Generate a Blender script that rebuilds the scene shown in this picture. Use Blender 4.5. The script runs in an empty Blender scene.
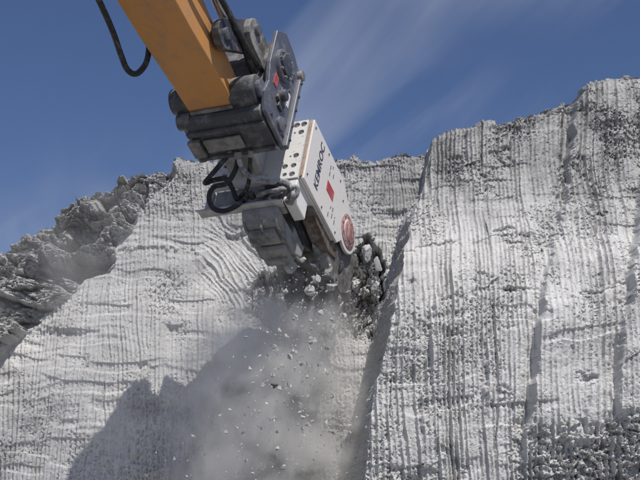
import bpy, bmesh, math, random
import numpy as np
from mathutils import Vector, Matrix

random.seed(7)
rng = np.random.default_rng(11)
scene = bpy.context.scene
col = scene.collection

# ------------------------------------------------------------------ camera, sky, sun
PITCH = math.radians(15.0)
F = 1200.0
cam = bpy.data.cameras.new('camera')
cam.sensor_width = 36.0
cam.lens = F / 640.0 * 36.0
cam.clip_start = 0.1
cam.clip_end = 3000.0
cam_o = bpy.data.objects.new('camera', cam)
cam_o.location = (0, 0, 1.7)
cam_o.rotation_euler = (math.pi / 2 + PITCH, 0, 0)
col.objects.link(cam_o)
scene.camera = cam_o

SUN = Vector((0.57, -1.0, 1.86)).normalized()       # direction towards the sun
world = bpy.data.worlds.new('World')
scene.world = world
world.use_nodes = True
wn = world.node_tree
wn.nodes.clear()
wl = wn.links
out = wn.nodes.new('ShaderNodeOutputWorld')
bg = wn.nodes.new('ShaderNodeBackground')
bg.inputs['Strength'].default_value = 0.10
sky = wn.nodes.new('ShaderNodeTexSky')
sky.sky_type = 'NISHITA'
sky.sun_disc = False
sky.sun_elevation = math.asin(SUN.z)
sky.sun_rotation = math.atan2(SUN.x, SUN.y)
sky.altitude = 600
sky.air_density = 1.0
sky.dust_density = 0.6
sky.ozone_density = 2.5
tint = wn.nodes.new('ShaderNodeMix'); tint.data_type = 'RGBA'; tint.blend_type = 'MULTIPLY'
tint.inputs['Factor'].default_value = 1.0
tint.inputs['B'].default_value = (0.64, 0.67, 0.82, 1)
wl.new(sky.outputs[0], tint.inputs['A'])
# thin cirrus streaks across the whole sky
tc = wn.nodes.new('ShaderNodeTexCoord')
mp = wn.nodes.new('ShaderNodeMapping')
mpr = wn.nodes.new('ShaderNodeMapping')
mpr.inputs['Rotation'].default_value = (0.0, math.radians(-50), 0.0)
mp.inputs['Scale'].default_value = (7.0, 1.5, 1.1)
mp.inputs['Location'].default_value = (-0.5, 0.0, 0.0)
wl.new(tc.outputs['Generated'], mpr.inputs['Vector'])
nz = wn.nodes.new('ShaderNodeTexNoise')
nz.inputs['Scale'].default_value = 1.6
nz.inputs['Detail'].default_value = 5
nz.inputs['Roughness'].default_value = 0.5
nz.inputs['Distortion'].default_value = 0.5
mp2 = wn.nodes.new('ShaderNodeMapping')
mp2.inputs['Location'].default_value = (1.1, 0.5, 0.3)
nz2 = wn.nodes.new('ShaderNodeTexNoise')
nz2.inputs['Scale'].default_value = 4.5
nz2.inputs['Detail'].default_value = 2
rp = wn.nodes.new('ShaderNodeMapRange')
rp.inputs['From Min'].default_value = 0.45; rp.inputs['From Max'].default_value = 0.80
rp2 = wn.nodes.new('ShaderNodeMapRange')
rp2.inputs['From Min'].default_value = 0.38; rp2.inputs['From Max'].default_value = 0.68
mul = wn.nodes.new('ShaderNodeMath'); mul.operation = 'MULTIPLY'
mul2 = wn.nodes.new('ShaderNodeMath'); mul2.operation = 'MULTIPLY'; mul2.inputs[1].default_value = 0.95
mix = wn.nodes.new('ShaderNodeMix'); mix.data_type = 'RGBA'
mix.inputs['B'].default_value = (4.6, 5.0, 6.2, 1)
wl.new(mpr.outputs[0], mp.inputs['Vector']); wl.new(mp.outputs[0], nz.inputs['Vector'])
wl.new(tc.outputs['Generated'], mp2.inputs['Vector']); wl.new(mp2.outputs[0], nz2.inputs['Vector'])
wl.new(nz.outputs['Fac'], rp.inputs['Value']); wl.new(nz2.outputs['Fac'], rp2.inputs['Value'])
wl.new(rp.outputs[0], mul.inputs[0]); wl.new(rp2.outputs[0], mul.inputs[1])
wl.new(mul.outputs[0], mul2.inputs[0])
wl.new(mul2.outputs[0], mix.inputs['Factor'])
wl.new(tint.outputs['Result'], mix.inputs['A'])
wl.new(mix.outputs['Result'], bg.inputs['Color'])
wl.new(bg.outputs[0], out.inputs['Surface'])

sd = bpy.data.lights.new('sun', 'SUN')
sd.energy = 4.3
sd.angle = math.radians(0.5)
sd.color = (1.0, 0.955, 0.895)
so = bpy.data.objects.new('sun', sd)
so.rotation_euler = SUN.to_track_quat('Z', 'Y').to_euler()
col.objects.link(so)

scene.view_settings.view_transform = 'Standard'
scene.view_settings.look = 'None'
scene.view_settings.exposure = -0.08
scene.view_settings.gamma = 1.0
scene.render.engine = 'CYCLES'
scene.cycles.volume_step_rate = 2.0
scene.cycles.volume_max_steps = 128
scene.cycles.volume_bounces = 3

# ------------------------------------------------------------------ helpers
CAM = Vector((0, 0, 1.7))
CT, ST = math.cos(PITCH), math.sin(PITCH)
def ray(px, py):
    a = (px - 320) / F; b = (240 - py) / F
    return Vector((a, CT - b * ST, ST + b * CT))
def at(px, py, y):                       # point seen at that pixel on the vertical plane at distance y
    d = ray(px, py)
    return CAM + d * (y / d.y)

def tag(o, label=None, cat=None, group=None, kind=None):
    if label: o['label'] = label
    if cat: o['category'] = cat
    if group: o['group'] = group
    if kind: o['kind'] = kind
    return o
def empty(name, mat4, label, cat, group=None):
    o = bpy.data.objects.new(name, None)
    o.matrix_world = mat4
    o.empty_display_size = 0.2
    col.objects.link(o)
    return tag(o, label, cat, group)
def link_mesh(name, me, mat, parent=None, smooth=False):
    if mat is not None:
        me.materials.append(mat)
    o = bpy.data.objects.new(name, me)
    col.objects.link(o)
    if parent is not None: o.parent = parent
    if smooth:
        for p in me.polygons: p.use_smooth = True
    return o
def from_bm(name, bm, mat, parent=None, smooth=False, bevel=0.0, seg=2, sharp=math.radians(35)):
    bmesh.ops.remove_doubles(bm, verts=bm.verts, dist=1e-5)
    if bevel > 0:
        es = [e for e in bm.edges if len(e.link_faces) == 2 and e.calc_face_angle(0) > math.radians(25)]
        bmesh.ops.bevel(bm, geom=es, offset=bevel, segments=seg, affect='EDGES', profile=0.5, clamp_overlap=True)
    bmesh.ops.recalc_face_normals(bm, faces=bm.faces)
    me = bpy.data.meshes.new(name)
    bm.to_mesh(me); bm.free()
    o = link_mesh(name, me, mat, parent, smooth)
    if smooth:
        try: me.set_sharp_from_angle(angle=sharp)
        except Exception: pass
    return o
def add_box(bm, x0, x1, y0, y1, z0, z1):
    v = [bm.verts.new((x, y, z)) for x in (x0, x1) for y in (y0, y1) for z in (z0, z1)]
    for f in ((0,1,3,2),(4,6,7,5),(0,4,5,1),(2,3,7,6),(0,2,6,4),(1,5,7,3)):
        bm.faces.new([v[i] for i in f])
def box(name, b, mat, parent, bevel=0.008):
    bm = bmesh.new(); add_box(bm, *b)
    return from_bm(name, bm, mat, parent, bevel=bevel)
def add_prism_x(bm, prof, x0, x1):       # prof: list of (y, z)
    a = [bm.verts.new((x0, y, z)) for y, z in prof]
    b = [bm.verts.new((x1, y, z)) for y, z in prof]
    bm.faces.new(a); bm.faces.new(list(reversed(b)))
    n = len(prof)
    for i in range(n):
        bm.faces.new([a[i], b[i], b[(i+1) % n], a[(i+1) % n]])
def prism(name, prof, x0, x1, mat, parent, bevel=0.006):
    bm = bmesh.new(); add_prism_x(bm, prof, x0, x1)
    return from_bm(name, bm, mat, parent, bevel=bevel)
def add_cyl(bm, p0, p1, r0, r1=None, n=24, cap=True):
    if r1 is None: r1 = r0
    p0 = Vector(p0); p1 = Vector(p1); d = (p1 - p0).normalized()
    s = d.orthogonal().normalized(); t = d.cross(s)
    A = []; B = []
    for i in range(n):
        a = 2 * math.pi * i / n
        k = s * math.cos(a) + t * math.sin(a)
        A.append(bm.verts.new(p0 + k * r0)); B.append(bm.verts.new(p1 + k * r1))
    for i in range(n):
        bm.faces.new([A[i], A[(i+1) % n], B[(i+1) % n], B[i]])
    if cap:
        bm.faces.new(list(reversed(A))); bm.faces.new(B)
def cyl(name, p0, p1, r0, mat, parent, r1=None, n=24, bevel=0.004):
    bm = bmesh.new(); add_cyl(bm, p0, p1, r0, r1, n)
    return from_bm(name, bm, mat, parent, smooth=True, bevel=bevel)
def spline(pts, m=10):
    P = [Vector(p) for p in pts]
    P = [P[0] * 2 - P[1]] + P + [P[-1] * 2 - P[-2]]
    o = []
    for i in range(1, len(P) - 2):
        for k in range(m):
            t = k / m
            a, b, c, d = P[i-1], P[i], P[i+1], P[i+2]
            o.append(0.5 * ((2*b) + (c-a)*t + (2*a-5*b+4*c-d)*t*t + (-a+3*b-3*c+d)*t**3))
    o.append(P[-2]); return o
def add_tube(bm, pts, r, n=10, ribs=0.0):
    prev = None; rings = []
    up = Vector((0.3, 0.2, 1)).normalized()
    for i, p in enumerate(pts):
        d = (pts[min(i+1, len(pts)-1)] - pts[max(i-1, 0)]).normalized()
        s = (up - d * up.dot(d)).normalized() if prev is None else (prev - d * prev.dot(d)).normalized()
        prev = s; t = d.cross(s)
        rr = r * (1 + ribs * (1 if i % 2 else -1))
        rings.append([bm.verts.new(p + (s * math.cos(2*math.pi*k/n) + t * math.sin(2*math.pi*k/n)) * rr) for k in range(n)])
    for a, b in zip(rings[:-1], rings[1:]):
        for k in range(n):
            bm.faces.new([a[k], a[(k+1) % n], b[(k+1) % n], b[k]])
    bm.faces.new(list(reversed(rings[0]))); bm.faces.new(rings[-1])
def tube(name, pts, r, mat, parent, n=10, ribs=0.0, m=10):
    bm = bmesh.new(); add_tube(bm, spline(pts, m), r, n, ribs)
    return from_bm(name, bm, mat, parent, smooth=ribs == 0.0, sharp=math.radians(70))

# numpy noise
def _hash(ix, iy, s):
    h = (ix.astype(np.int64) * 374761393 + iy.astype(np.int64) * 668265263 + s * 1442695040888963) & 0x7fffffff
    h = ((h ^ (h >> 13)) * 1274126177) & 0x7fffffff
    h = ((h ^ (h >> 16)) * 668265263) & 0x7fffffff
    return (h & 0xffff) / 65535.0
def vn(x, y, s=0):
    ix = np.floor(x); iy = np.floor(y)
    fx = x - ix; fy = y - iy
    fx = fx*fx*fx*(fx*(fx*6-15)+10); fy = fy*fy*fy*(fy*(fy*6-15)+10)
    a = _hash(ix, iy, s); b = _hash(ix+1, iy, s); c = _hash(ix, iy+1, s); d = _hash(ix+1, iy+1, s)
    return (a*(1-fx)+b*fx)*(1-fy) + (c*(1-fx)+d*fx)*fy
def fbm(x, y, o=4, s=0, g=0.5):
    t = 0; a = 1; n = 0
    for i in range(o):
        t = t + a * (vn(x, y, s+i*17) * 2 - 1); n += a; a *= g
        x, y = 1.62*x + 1.17*y + 5.3, -1.17*x + 1.62*y + 3.1
    return t / n
def ridged(x, y, o=4, s=0):
    t = 0; a = 1; n = 0
    for i in range(o):
        t = t + a * (1 - np.abs(vn(x, y, s+i*13) * 2 - 1)); n += a; a *= 0.5
        x, y = 1.62*x + 1.17*y + 2.3, -1.17*x + 1.62*y + 7.1
    return t / n
def sst(a, b, x):
    t = np.clip((x - a) / (b - a), 0, 1); return t*t*(3-2*t)
def cells(x, y, s=0):                   # blocky facets: each cell its own tilted plane
    ix = np.floor(x); iy = np.floor(y)
    best = np.full(x.shape, 9.0); val = np.zeros(x.shape); second = np.full(x.shape, 9.0)
    for dx in (-1, 0, 1):
        for dy in (-1, 0, 1):
            cx = ix + dx; cy = iy + dy
            jx = cx + _hash(cx, cy, s); jy = cy + _hash(cx, cy, s+5)
            ex = x - jx; ey = y - jy
            d = ex*ex + ey*ey
            v = _hash(cx, cy, s+9) + ex*(_hash(cx, cy, s+11)-.5)*1.4 + ey*(_hash(cx, cy, s+12)-.5)*1.4
            m = d < best
            second = np.where(m, best, np.minimum(second, d))
            best = np.where(m, d, best); val = np.where(m, v, val)
    return val, np.sqrt(second) - np.sqrt(best)

# ------------------------------------------------------------------ materials
def new_mat(name):
    m = bpy.data.materials.new(name); m.use_nodes = True
    nt = m.node_tree
    return m, nt, nt.nodes['Principled BSDF'], nt.links
def noise_node(nt, scale, detail=4, rough=0.6, src=None, mapscale=None):
    n = nt.nodes.new('ShaderNodeTexNoise')
    n.inputs['Scale'].default_value = scale; n.inputs['Detail'].default_value = detail
    n.inputs['Roughness'].default_value = rough
    t = nt.nodes.new('ShaderNodeTexCoord')
    if mapscale:
        mm = nt.nodes.new('ShaderNodeMapping'); mm.inputs['Scale'].default_value = mapscale
        nt.links.new(t.outputs['Object'], mm.inputs['Vector']); nt.links.new(mm.outputs[0], n.inputs['Vector'])
    else:
        nt.links.new(t.outputs['Object'], n.inputs['Vector'])
    return n
def ramp(nt, src, a, b, ca, cb):
    r = nt.nodes.new('ShaderNodeValToRGB')
    r.color_ramp.elements[0].position = a; r.color_ramp.elements[1].position = b
    r.color_ramp.elements[0].color = ca + (1,); r.color_ramp.elements[1].color = cb + (1,)
    nt.links.new(src, r.inputs[0]); return r
def mixc(nt, fac, a, b):
    m = nt.nodes.new('ShaderNodeMix'); m.data_type = 'RGBA'
    if isinstance(fac, float): m.inputs['Factor'].default_value = fac
    else: nt.links.new(fac, m.inputs['Factor'])
    for k, v in (('A', a), ('B', b)):
        if isinstance(v, tuple): m.inputs[k].default_value = v + (1,)
        else: nt.links.new(v, m.inputs[k])
    return m.outputs['Result']
def machine_mat(name, base, dust_amount=0.4, rough=0.5, metal=0.0, dust=(0.40, 0.39, 0.37), dscale=6.0, spec=0.4, bump=0.15, chip=None):
    m, nt, b, l = new_mat(name)
    n1 = noise_node(nt, dscale, 8, 0.68)
    lo = 0.62 - dust_amount * 0.4
    r1 = nt.nodes.new('ShaderNodeMapRange')
    r1.inputs['From Min'].default_value = lo; r1.inputs['From Max'].default_value = lo + 0.22
    l.new(n1.outputs['Fac'], r1.inputs['Value'])
    n2 = noise_node(nt, 55, 4, 0.6)
    v = ramp(nt, n2.outputs['Fac'], 0.3, 0.7, tuple(c*0.93 for c in base), tuple(min(1, c*1.05) for c in base))
    c = v.outputs[0]
    if chip:
        n3 = noise_node(nt, 13, 7, 0.75)
        r3 = nt.nodes.new('ShaderNodeMapRange')
        r3.inputs['From Min'].default_value = 0.60; r3.inputs['From Max'].default_value = 0.64
        l.new(n3.outputs['Fac'], r3.inputs['Value'])
        c = mixc(nt, r3.outputs[0], c, chip)
    n4 = noise_node(nt, 1.0, 5, 0.7, mapscale=(30, 3.2, 34))
    r4 = nt.nodes.new('ShaderNodeMapRange')
    r4.inputs['From Min'].default_value = 0.60; r4.inputs['From Max'].default_value = 0.70; r4.inputs['To Max'].default_value = 0.55
    l.new(n4.outputs['Fac'], r4.inputs['Value'])
    c = mixc(nt, r4.outputs[0], c, tuple(0.55 * x + 0.12 for x in dust))
    # dust lies thicker on faces turned upwards
    g = nt.nodes.new('ShaderNodeNewGeometry'); sx = nt.nodes.new('ShaderNodeSeparateXYZ')
    l.new(g.outputs['Normal'], sx.inputs[0])
    up = nt.nodes.new('ShaderNodeMapRange'); up.inputs['From Min'].default_value = 0.1; up.inputs['From Max'].default_value = 0.9
    up.inputs['To Max'].default_value = 0.35
    l.new(sx.outputs['Z'], up.inputs['Value'])
    ad = nt.nodes.new('ShaderNodeMath'); ad.operation = 'ADD'; ad.use_clamp = True
    sc = nt.nodes.new('ShaderNodeMath'); sc.operation = 'MULTIPLY'; sc.inputs[1].default_value = min(0.95, 0.35 + dust_amount)
    l.new(r1.outputs[0], sc.inputs[0]); l.new(sc.outputs[0], ad.inputs[0]); l.new(up.outputs[0], ad.inputs[1])
    c = mixc(nt, ad.outputs[0], c, dust)
    l.new(c, b.inputs['Base Color'])
    rr = nt.nodes.new('ShaderNodeMapRange'); rr.inputs['To Min'].default_value = rough; rr.inputs['To Max'].default_value = 0.92
    l.new(ad.outputs[0], rr.inputs['Value']); l.new(rr.outputs[0], b.inputs['Roughness'])
    b.inputs['Metallic'].default_value = metal
    b.inputs['Specular IOR Level'].default_value = spec
    bp = nt.nodes.new('ShaderNodeBump'); bp.inputs['Strength'].default_value = bump; bp.inputs['Distance'].default_value = 0.01
    l.new(n1.outputs['Fac'], bp.inputs['Height']); l.new(bp.outputs[0], b.inputs['Normal'])
    return m
M = {}
M['orange'] = machine_mat('orange_paint', (0.58, 0.27, 0.08), 0.38, 0.45, dust=(0.36, 0.23, 0.14), dscale=4)
M['dark'] = machine_mat('dark_grey_paint', (0.045, 0.047, 0.055), 0.34, 0.38, dust=(0.30, 0.29, 0.28), dscale=5, spec=0.6)
M['plate'] = machine_mat('worn_steel_plate', (0.13, 0.135, 0.16), 0.30, 0.36, 0.3, dust=(0.34, 0.33, 0.33), dscale=7, spec=0.6)
M['steel'] = machine_mat('dusty_steel', (0.16, 0.155, 0.15), 0.55, 0.45, 0.4, dust=(0.36, 0.35, 0.33), dscale=8)
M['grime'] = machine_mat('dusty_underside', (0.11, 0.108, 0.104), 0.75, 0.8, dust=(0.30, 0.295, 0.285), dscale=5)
M['rust'] = machine_mat('rusty_steel', (0.10, 0.07, 0.05), 0.5, 0.8, dust=(0.28, 0.25, 0.22), dscale=9)
M['white'] = machine_mat('white_paint', (0.76, 0.745, 0.72), 0.18, 0.45, dust=(0.55, 0.53, 0.50), dscale=7, bump=0.2, chip=(0.50, 0.46, 0.42))
M['panel'] = machine_mat('cream_white_panel_paint', (0.74, 0.71, 0.675), 0.14, 0.35, dust=(0.56, 0.52, 0.47), dscale=5, bump=0.08)
M['adaptor'] = machine_mat('dusty_white_bracket', (0.55, 0.54, 0.52), 0.6, 0.7, dust=(0.36, 0.35, 0.335), dscale=6)
M['tan'] = machine_mat('tan_seam_paint', (0.30, 0.20, 0.14), 0.45, 0.7, dust=(0.52, 0.42, 0.34), dscale=10)
M['red'] = machine_mat('red_print', (0.42, 0.06, 0.07), 0.3, 0.4, dust=(0.5, 0.3, 0.29), dscale=9)
M['hub'] = machine_mat('faded_red_hub_paint', (0.36, 0.12, 0.11), 0.5, 0.5, dust=(0.48, 0.42, 0.39), dscale=16)
M['ink'] = machine_mat('dark_blue_lettering', (0.06, 0.07, 0.11), 0.12, 0.5, dust=(0.4, 0.4, 0.4), dscale=18)
M['rubber'] = machine_mat('black_hose_rubber', (0.022, 0.022, 0.024), 0.25, 0.55, dust=(0.22, 0.215, 0.21), dscale=12)
M['sleeve'] = machine_mat('dusty_hose_sleeve', (0.12, 0.12, 0.12), 0.6, 0.7, dust=(0.42, 0.41, 0.40), dscale=14)
M['label'] = machine_mat('white_data_plate', (0.68, 0.68, 0.68), 0.1, 0.5, dscale=20)
M['hole'] = machine_mat('dusty_bolt_steel', (0.10, 0.10, 0.10), 0.35, 0.7, dust=(0.28, 0.27, 0.26), dscale=20)
M['chrome'] = machine_mat('chromed_rod', (0.5, 0.5, 0.52), 0.25, 0.22, 0.9, dscale=9)
M['carbide'] = machine_mat('carbide_pick_tip', (0.30, 0.29, 0.28), 0.4, 0.4, 0.6, dscale=20)

def rock_mat(name, loose=False):
    m, nt, b, l = new_mat(name)
    N = nt.nodes
    big = noise_node(nt, 0.9, 5, 0.6)
    streak = noise_node(nt, 1.0, 6, 0.7, mapscale=(30, 8, 1.6))
    fine = noise_node(nt, 38, 6, 0.75)
    speck = noise_node(nt, 120, 3, 0.6)
    fresh = ramp(nt, streak.outputs['Fac'], 0.32, 0.68, (0.44, 0.434, 0.42), (0.80, 0.79, 0.765))
    fr2 = ramp(nt, fine.outputs['Fac'], 0.30, 0.66, (0.43, 0.424, 0.41), (0.74, 0.73, 0.706))
    c1 = mixc(nt, 0.5, fresh.outputs[0], fr2.outputs[0])
    dk = ramp(nt, big.outputs['Fac'], 0.38, 0.62, (0.45, 0.446, 0.435), (0.64, 0.634, 0.618))
    c1 = mixc(nt, 0.35, c1, dk.outputs[0])
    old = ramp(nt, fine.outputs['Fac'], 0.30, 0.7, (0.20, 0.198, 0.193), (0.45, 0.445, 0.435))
    if loose:
        c = mixc(nt, 0.35, c1, old.outputs[0])
    else:
        at_ = N.new('ShaderNodeAttribute'); at_.attribute_name = 'weathered'
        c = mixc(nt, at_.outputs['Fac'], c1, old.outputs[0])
    l.new(c, b.inputs['Base Color'])
    b.inputs['Roughness'].default_value = 0.95
    b.inputs['Specular IOR Level'].default_value = 0.15
    ad = N.new('ShaderNodeMath'); ad.operation = 'ADD'
    l.new(fine.outputs['Fac'], ad.inputs[0]); l.new(speck.outputs['Fac'], ad.inputs[1])
    bp = N.new('ShaderNodeBump'); bp.inputs['Strength'].default_value = 0.45; bp.inputs['Distance'].default_value = 0.012
    l.new(ad.outputs[0], bp.inputs['Height']); l.new(bp.outputs[0], b.inputs['Normal'])
    return m
M['rock'] = rock_mat('cut_limestone')
M['chunk'] = rock_mat('loose_limestone', True)
m, nt, b, l = new_mat('quarry_floor_gravel')
n1 = noise_node(nt, 3, 8, 0.7); r = ramp(nt, n1.outputs['Fac'], 0.3, 0.7, (0.16, 0.155, 0.148), (0.28, 0.272, 0.26))
l.new(r.outputs[0], b.inputs['Base Color']); b.inputs['Roughness'].default_value = 0.95
M['floor'] = m
M['shaded_rock'] = M['chunk'].copy()  # loose rock darkened: shade on the falling rock put into its colour
for n_ in M['shaded_rock'].node_tree.nodes:
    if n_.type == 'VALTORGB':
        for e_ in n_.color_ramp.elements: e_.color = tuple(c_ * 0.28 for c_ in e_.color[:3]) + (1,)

# ------------------------------------------------------------------ terrain
def axis(points, steps):
    o = [np.array([points[0]])]
    for a, b_, s in zip(points[:-1], points[1:], steps):
        n = max(1, int(round((b_ - a) / s)))
        o.append(np.linspace(a, b_, n + 1)[1:])
    return np.concatenate(o)
def grid_mesh(name, X, Y, Z, weathered, mat):
    R, C = X.shape
    me = bpy.data.meshes.new(name)
    v = np.stack([X, Y, Z], -1).reshape(-1, 3).astype(np.float32)
    i = np.arange(R * C).reshape(R, C)
    q = np.stack([i[:-1, :-1], i[:-1, 1:], i[1:, 1:], i[1:, :-1]], -1).reshape(-1).astype(np.int32)
    nq = (R-1) * (C-1)
    me.vertices.add(len(v)); me.vertices.foreach_set('co', v.ravel())
    me.loops.add(nq * 4); me.loops.foreach_set('vertex_index', q)
    me.polygons.add(nq)
    me.polygons.foreach_set('loop_start', np.arange(nq, dtype=np.int32) * 4)
    me.update(calc_edges=True)
    a = me.attributes.new('weathered', 'FLOAT', 'POINT')
    a.data.foreach_set('value', np.clip(weathered, 0, 1).astype(np.float32).ravel())
    me.polygons.foreach_set('use_smooth', np.zeros(nq, dtype=bool))
    o = link_mesh(name, me, mat)
    tag(o, kind='structure')
    return o

def curve_x(pts, y0):                   # pixel polyline -> x as function of z on plane y0
    w = [at(px, py, y0) for px, py in pts]
    w.sort(key=lambda p: p.z)
    return np.array([p.z for p in w]), np.array([p.x for p in w])
def curve_on(pts, yf):                  # as curve_x, on the surface y = yf(z)
    w = []
    for px, py in pts:
        y = 13.0
        for _ in range(12): y = float(yf(at(px, py, y).z))
        w.append(at(px, py, y))
    w.sort(key=lambda p: p.z)
    return np.array([p.z for p in w]), np.array([p.x for p in w])
def curve_z(pts, y0):
    w = [at(px, py, y0) for px, py in pts]
    return np.array([p.x for p in w]), np.array([p.z for p in w])

def y_mid(z):                           # the cut plane leans back a little
    return 13.60 + 0.20 * (z - 4.8) + 0.03 * (z - 4.8) ** 2

def groove(q, z, per=0.068, s=0, depth=0.035, rough=1.0, soft=1.0):
    # separate passes of the drum, each with its own spacing, lean and depth
    bq = (q + 0.10 * fbm(z * 0.8, q * 0.6, 3, s + 90)) / 0.47
    bi = np.floor(bq + 0.3 * fbm(bq * 0.7, z * 0, 2, s + 91))
    h1 = _hash(bi, bi * 0, s + 92); h2 = _hash(bi, bi * 0 + 3, s + 93); h3 = _hash(bi, bi * 0 + 5, s + 94)
    w = (q + (h2 - 0.5) * 0.10 * z) / (per * (0.82 + 0.42 * h1)) + 0.6 * fbm(q * 2.2, z * 0.9, 3, s) + 0.12 * fbm(q * 12, z * 8, 2, s+3)
    k = np.floor(w); f = w - k
    dk = (0.30 + 1.1 * _hash(k, k * 0, s + 21)) * (0.6 + 0.7 * h3)
    along = 0.45 + 0.95 * vn(k * 7.7, z * 1.5 + k * 3.1, s + 31)
    u = 2 * f - 1
    furrow = 1 - u * u
    g = depth * dk * along * furrow                       # concave furrow between sharp ridges
    lev = rough * sst(0.30, 0.78, vn(q * 1.7, z * 1.5, s + 61) * 0.6 + vn(q * 4.6, z * 3.1, s + 62) * 0.4)
    # the pick leaves a ladder of small overhanging bites down each furrow
    zz = z / (0.034 + 0.030 * _hash(k, k*0, s+4)) + 9 * _hash(k, k*0, s+2) + 0.9 * fbm(q * 18, z * 7, 2, s + 8)
    kb = np.floor(zz); fb = zz - kb
    bh = _hash(k, kb, s + 14) ** 2
    g += soft * 0.022 * bh * (1 - fb) * (0.15 + 0.85 * furrow) * (0.40 + 0.9 * lev)
    # plucked chips with hard edges, mostly in the furrows
    cv, ce = cells(q / 0.024 + 0.5 * fbm(q * 24, z * 20, 2, s + 7), z / 0.034, s + 51)
    g += soft * (0.022 * (cv > 1.06 - 0.42 * lev) * (0.15 + 0.85 * lev) * (0.3 + 0.7 * furrow) + 0.005 * cv)
    # ridge lengths snapped off
    sn = vn(np.floor(w + 0.5) * 3.7, z * 3.4, s + 81)
    g += 0.016 * (sn > 0.62) * sst(0.5, 1.0, np.abs(u)) * dk
    g += soft * (0.002 + 0.004 * lev) * fbm(q / 0.022, z / 0.028, 2, s + 71)
    return g

# --- main cliff: cut face in the middle, natural uncut rock at the left
xs = axis([-16, -8, -4.2, 1.6, 3.4], [0.12, 0.04, 0.0088, 0.03])
tt = axis([0, 0.34, 1.0], [0.010, 0.00125])
top_px = [(-700,330),(-300,300),(-120,285),(-40,262),(0,243),(18,226),(36,214),(58,206),(66,192),(80,186),(104,182),(112,171),(130,164),(152,162),(160,165),(172,156),(200,154),
          (240,154),(300,152),(350,152),(380,151),(410,148),(430,148),(520,148),(640,140)]
tx, tz = curve_z(top_px, 13.9)
bx_, bz_ = None, None
bz_, bx_ = curve_x([(166,150),(160,172),(131,205),(118,228),(109,246),(101,268),(76,277),(62,295),(34,325),(12,345),(-12,372),(-50,430),(-90,500),(-160,640)], 13.5)
XX, TT = np.meshgrid(xs, tt)
ztop = np.interp(XX, tx, tz) + 0.06 * fbm(XX * 6, XX * 0 + 3, 4, 5) + 0.03 * np.round(vn(XX * 9, XX*0, 3) * 2)
ZZ = -0.3 + (ztop + 0.3) * TT
xb = np.interp(ZZ, bz_, bx_) + 0.10 * fbm(ZZ * 4, XX * 3, 4, 9)
nat = sst(0.07, -0.07, XX - xb)
Yb = y_mid(ZZ)
# plan undulation of the cut face
Yb = Yb + 0.10 * fbm(XX * 0.8 + 4, ZZ * 0.6, 3, 1)
# slightly overlapping cutting passes: bands
pc = at(168, 335, 13.6)
wxx = XX + 0.12 * fbm(XX * 2.0, ZZ * 2.0, 3, 301); wzz = ZZ + 0.10 * fbm(XX * 2.2, ZZ * 1.8, 3, 302)
dist = np.sqrt((wxx - pc.x) ** 2 + ((wzz - pc.z) * 0.72) ** 2)
ang = np.degrees(np.arctan2((wzz - pc.z) * 0.72, wxx - pc.x))
warc = sst(1.30, 1.15, dist) * sst(0.45, 0.75, dist) * sst(74, 56, ang) * sst(-25, 8, ang)
qA = XX + 0.02 * ZZ + 0.05 * fbm(XX * 1.3, ZZ * 1.1, 3, 2)
gA = groove(qA, ZZ, 0.046, 0, 0.021, 0.9, 0.9) + 0.012 * vn(qA * 1.3, ZZ / 0.045 + 2.5 * fbm(qA * 1.2, ZZ, 2, 201), 202) + 0.022 * sst(.55, .75, vn(qA * 2.2, ZZ / 0.11 + fbm(qA * 2, ZZ, 2, 203), 204))
gB = groove(dist, ang / 57.3 * 1.0, 0.050, 7, 0.032, 0.9, 0.8)
cut = Yb + gA * (1 - warc) + gB * warc
cut += 0.05 * warc
# ragged cavity where the drum is biting, with a chute below it
cw = at(318, 300, 13.6)
cx_ = XX + 0.16 * fbm(XX * 6, ZZ * 5, 5, 310, .65); cz_ = ZZ + 0.22 * fbm(XX * 7, ZZ * 5, 5, 311, .65)
rr_ = np.sqrt(((cx_ - cw.x) / 0.80) ** 2 + ((cz_ - cw.z) / 0.50) ** 2)
r2_ = np.sqrt(((cx_ - at(366, 0, 13.6).x) / 0.20) ** 2 + ((cz_ - at(0, 268, 13.6).z) / 0.40) ** 2)
cav = np.maximum(sst(1.12, 0.85, rr_), sst(1.1, 0.8, r2_))
kc, ke = cells(cx_ * 9, cz_ * 5, 320); kd, ke = cells(cx_ * 24, cz_ * 22, 321)
cut += cav * (0.06 + 0.26 * kc + 0.07 * kd)
# horizontal ledges left by successive cuts
for (py, amp, xx0, xx1) in ((222, 0.05, 150, 240), (283, 0.045, 160, 235), (246, 0.03, 100, 200), (330, 0.04, 0, 170), (372, 0.03, 20, 200), (200, 0.03, 200, 420)):
    zc = at(200, py, 13.5).z; xa = at(xx0, py, 13.5).x; xe = at(xx1, py, 13.5).x
    zc = zc + 0.10 * fbm(XX * 1.6, XX * 0, 3, 3 + py) + 0.05 * (_hash(np.floor(qA / 0.05), ZZ * 0, py) - .5)
    amp = amp * 1.1 * sst(0.35, 0.75, vn(XX * 3.1, XX * 0, py))
    m_ = sst(xa - .2, xa + .2, XX) * sst(xe + .3, xe, XX)
    cut += amp * m_ * sst(0.03, -0.02, ZZ - zc) * sst(-0.45, -0.05, ZZ - zc)
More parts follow.
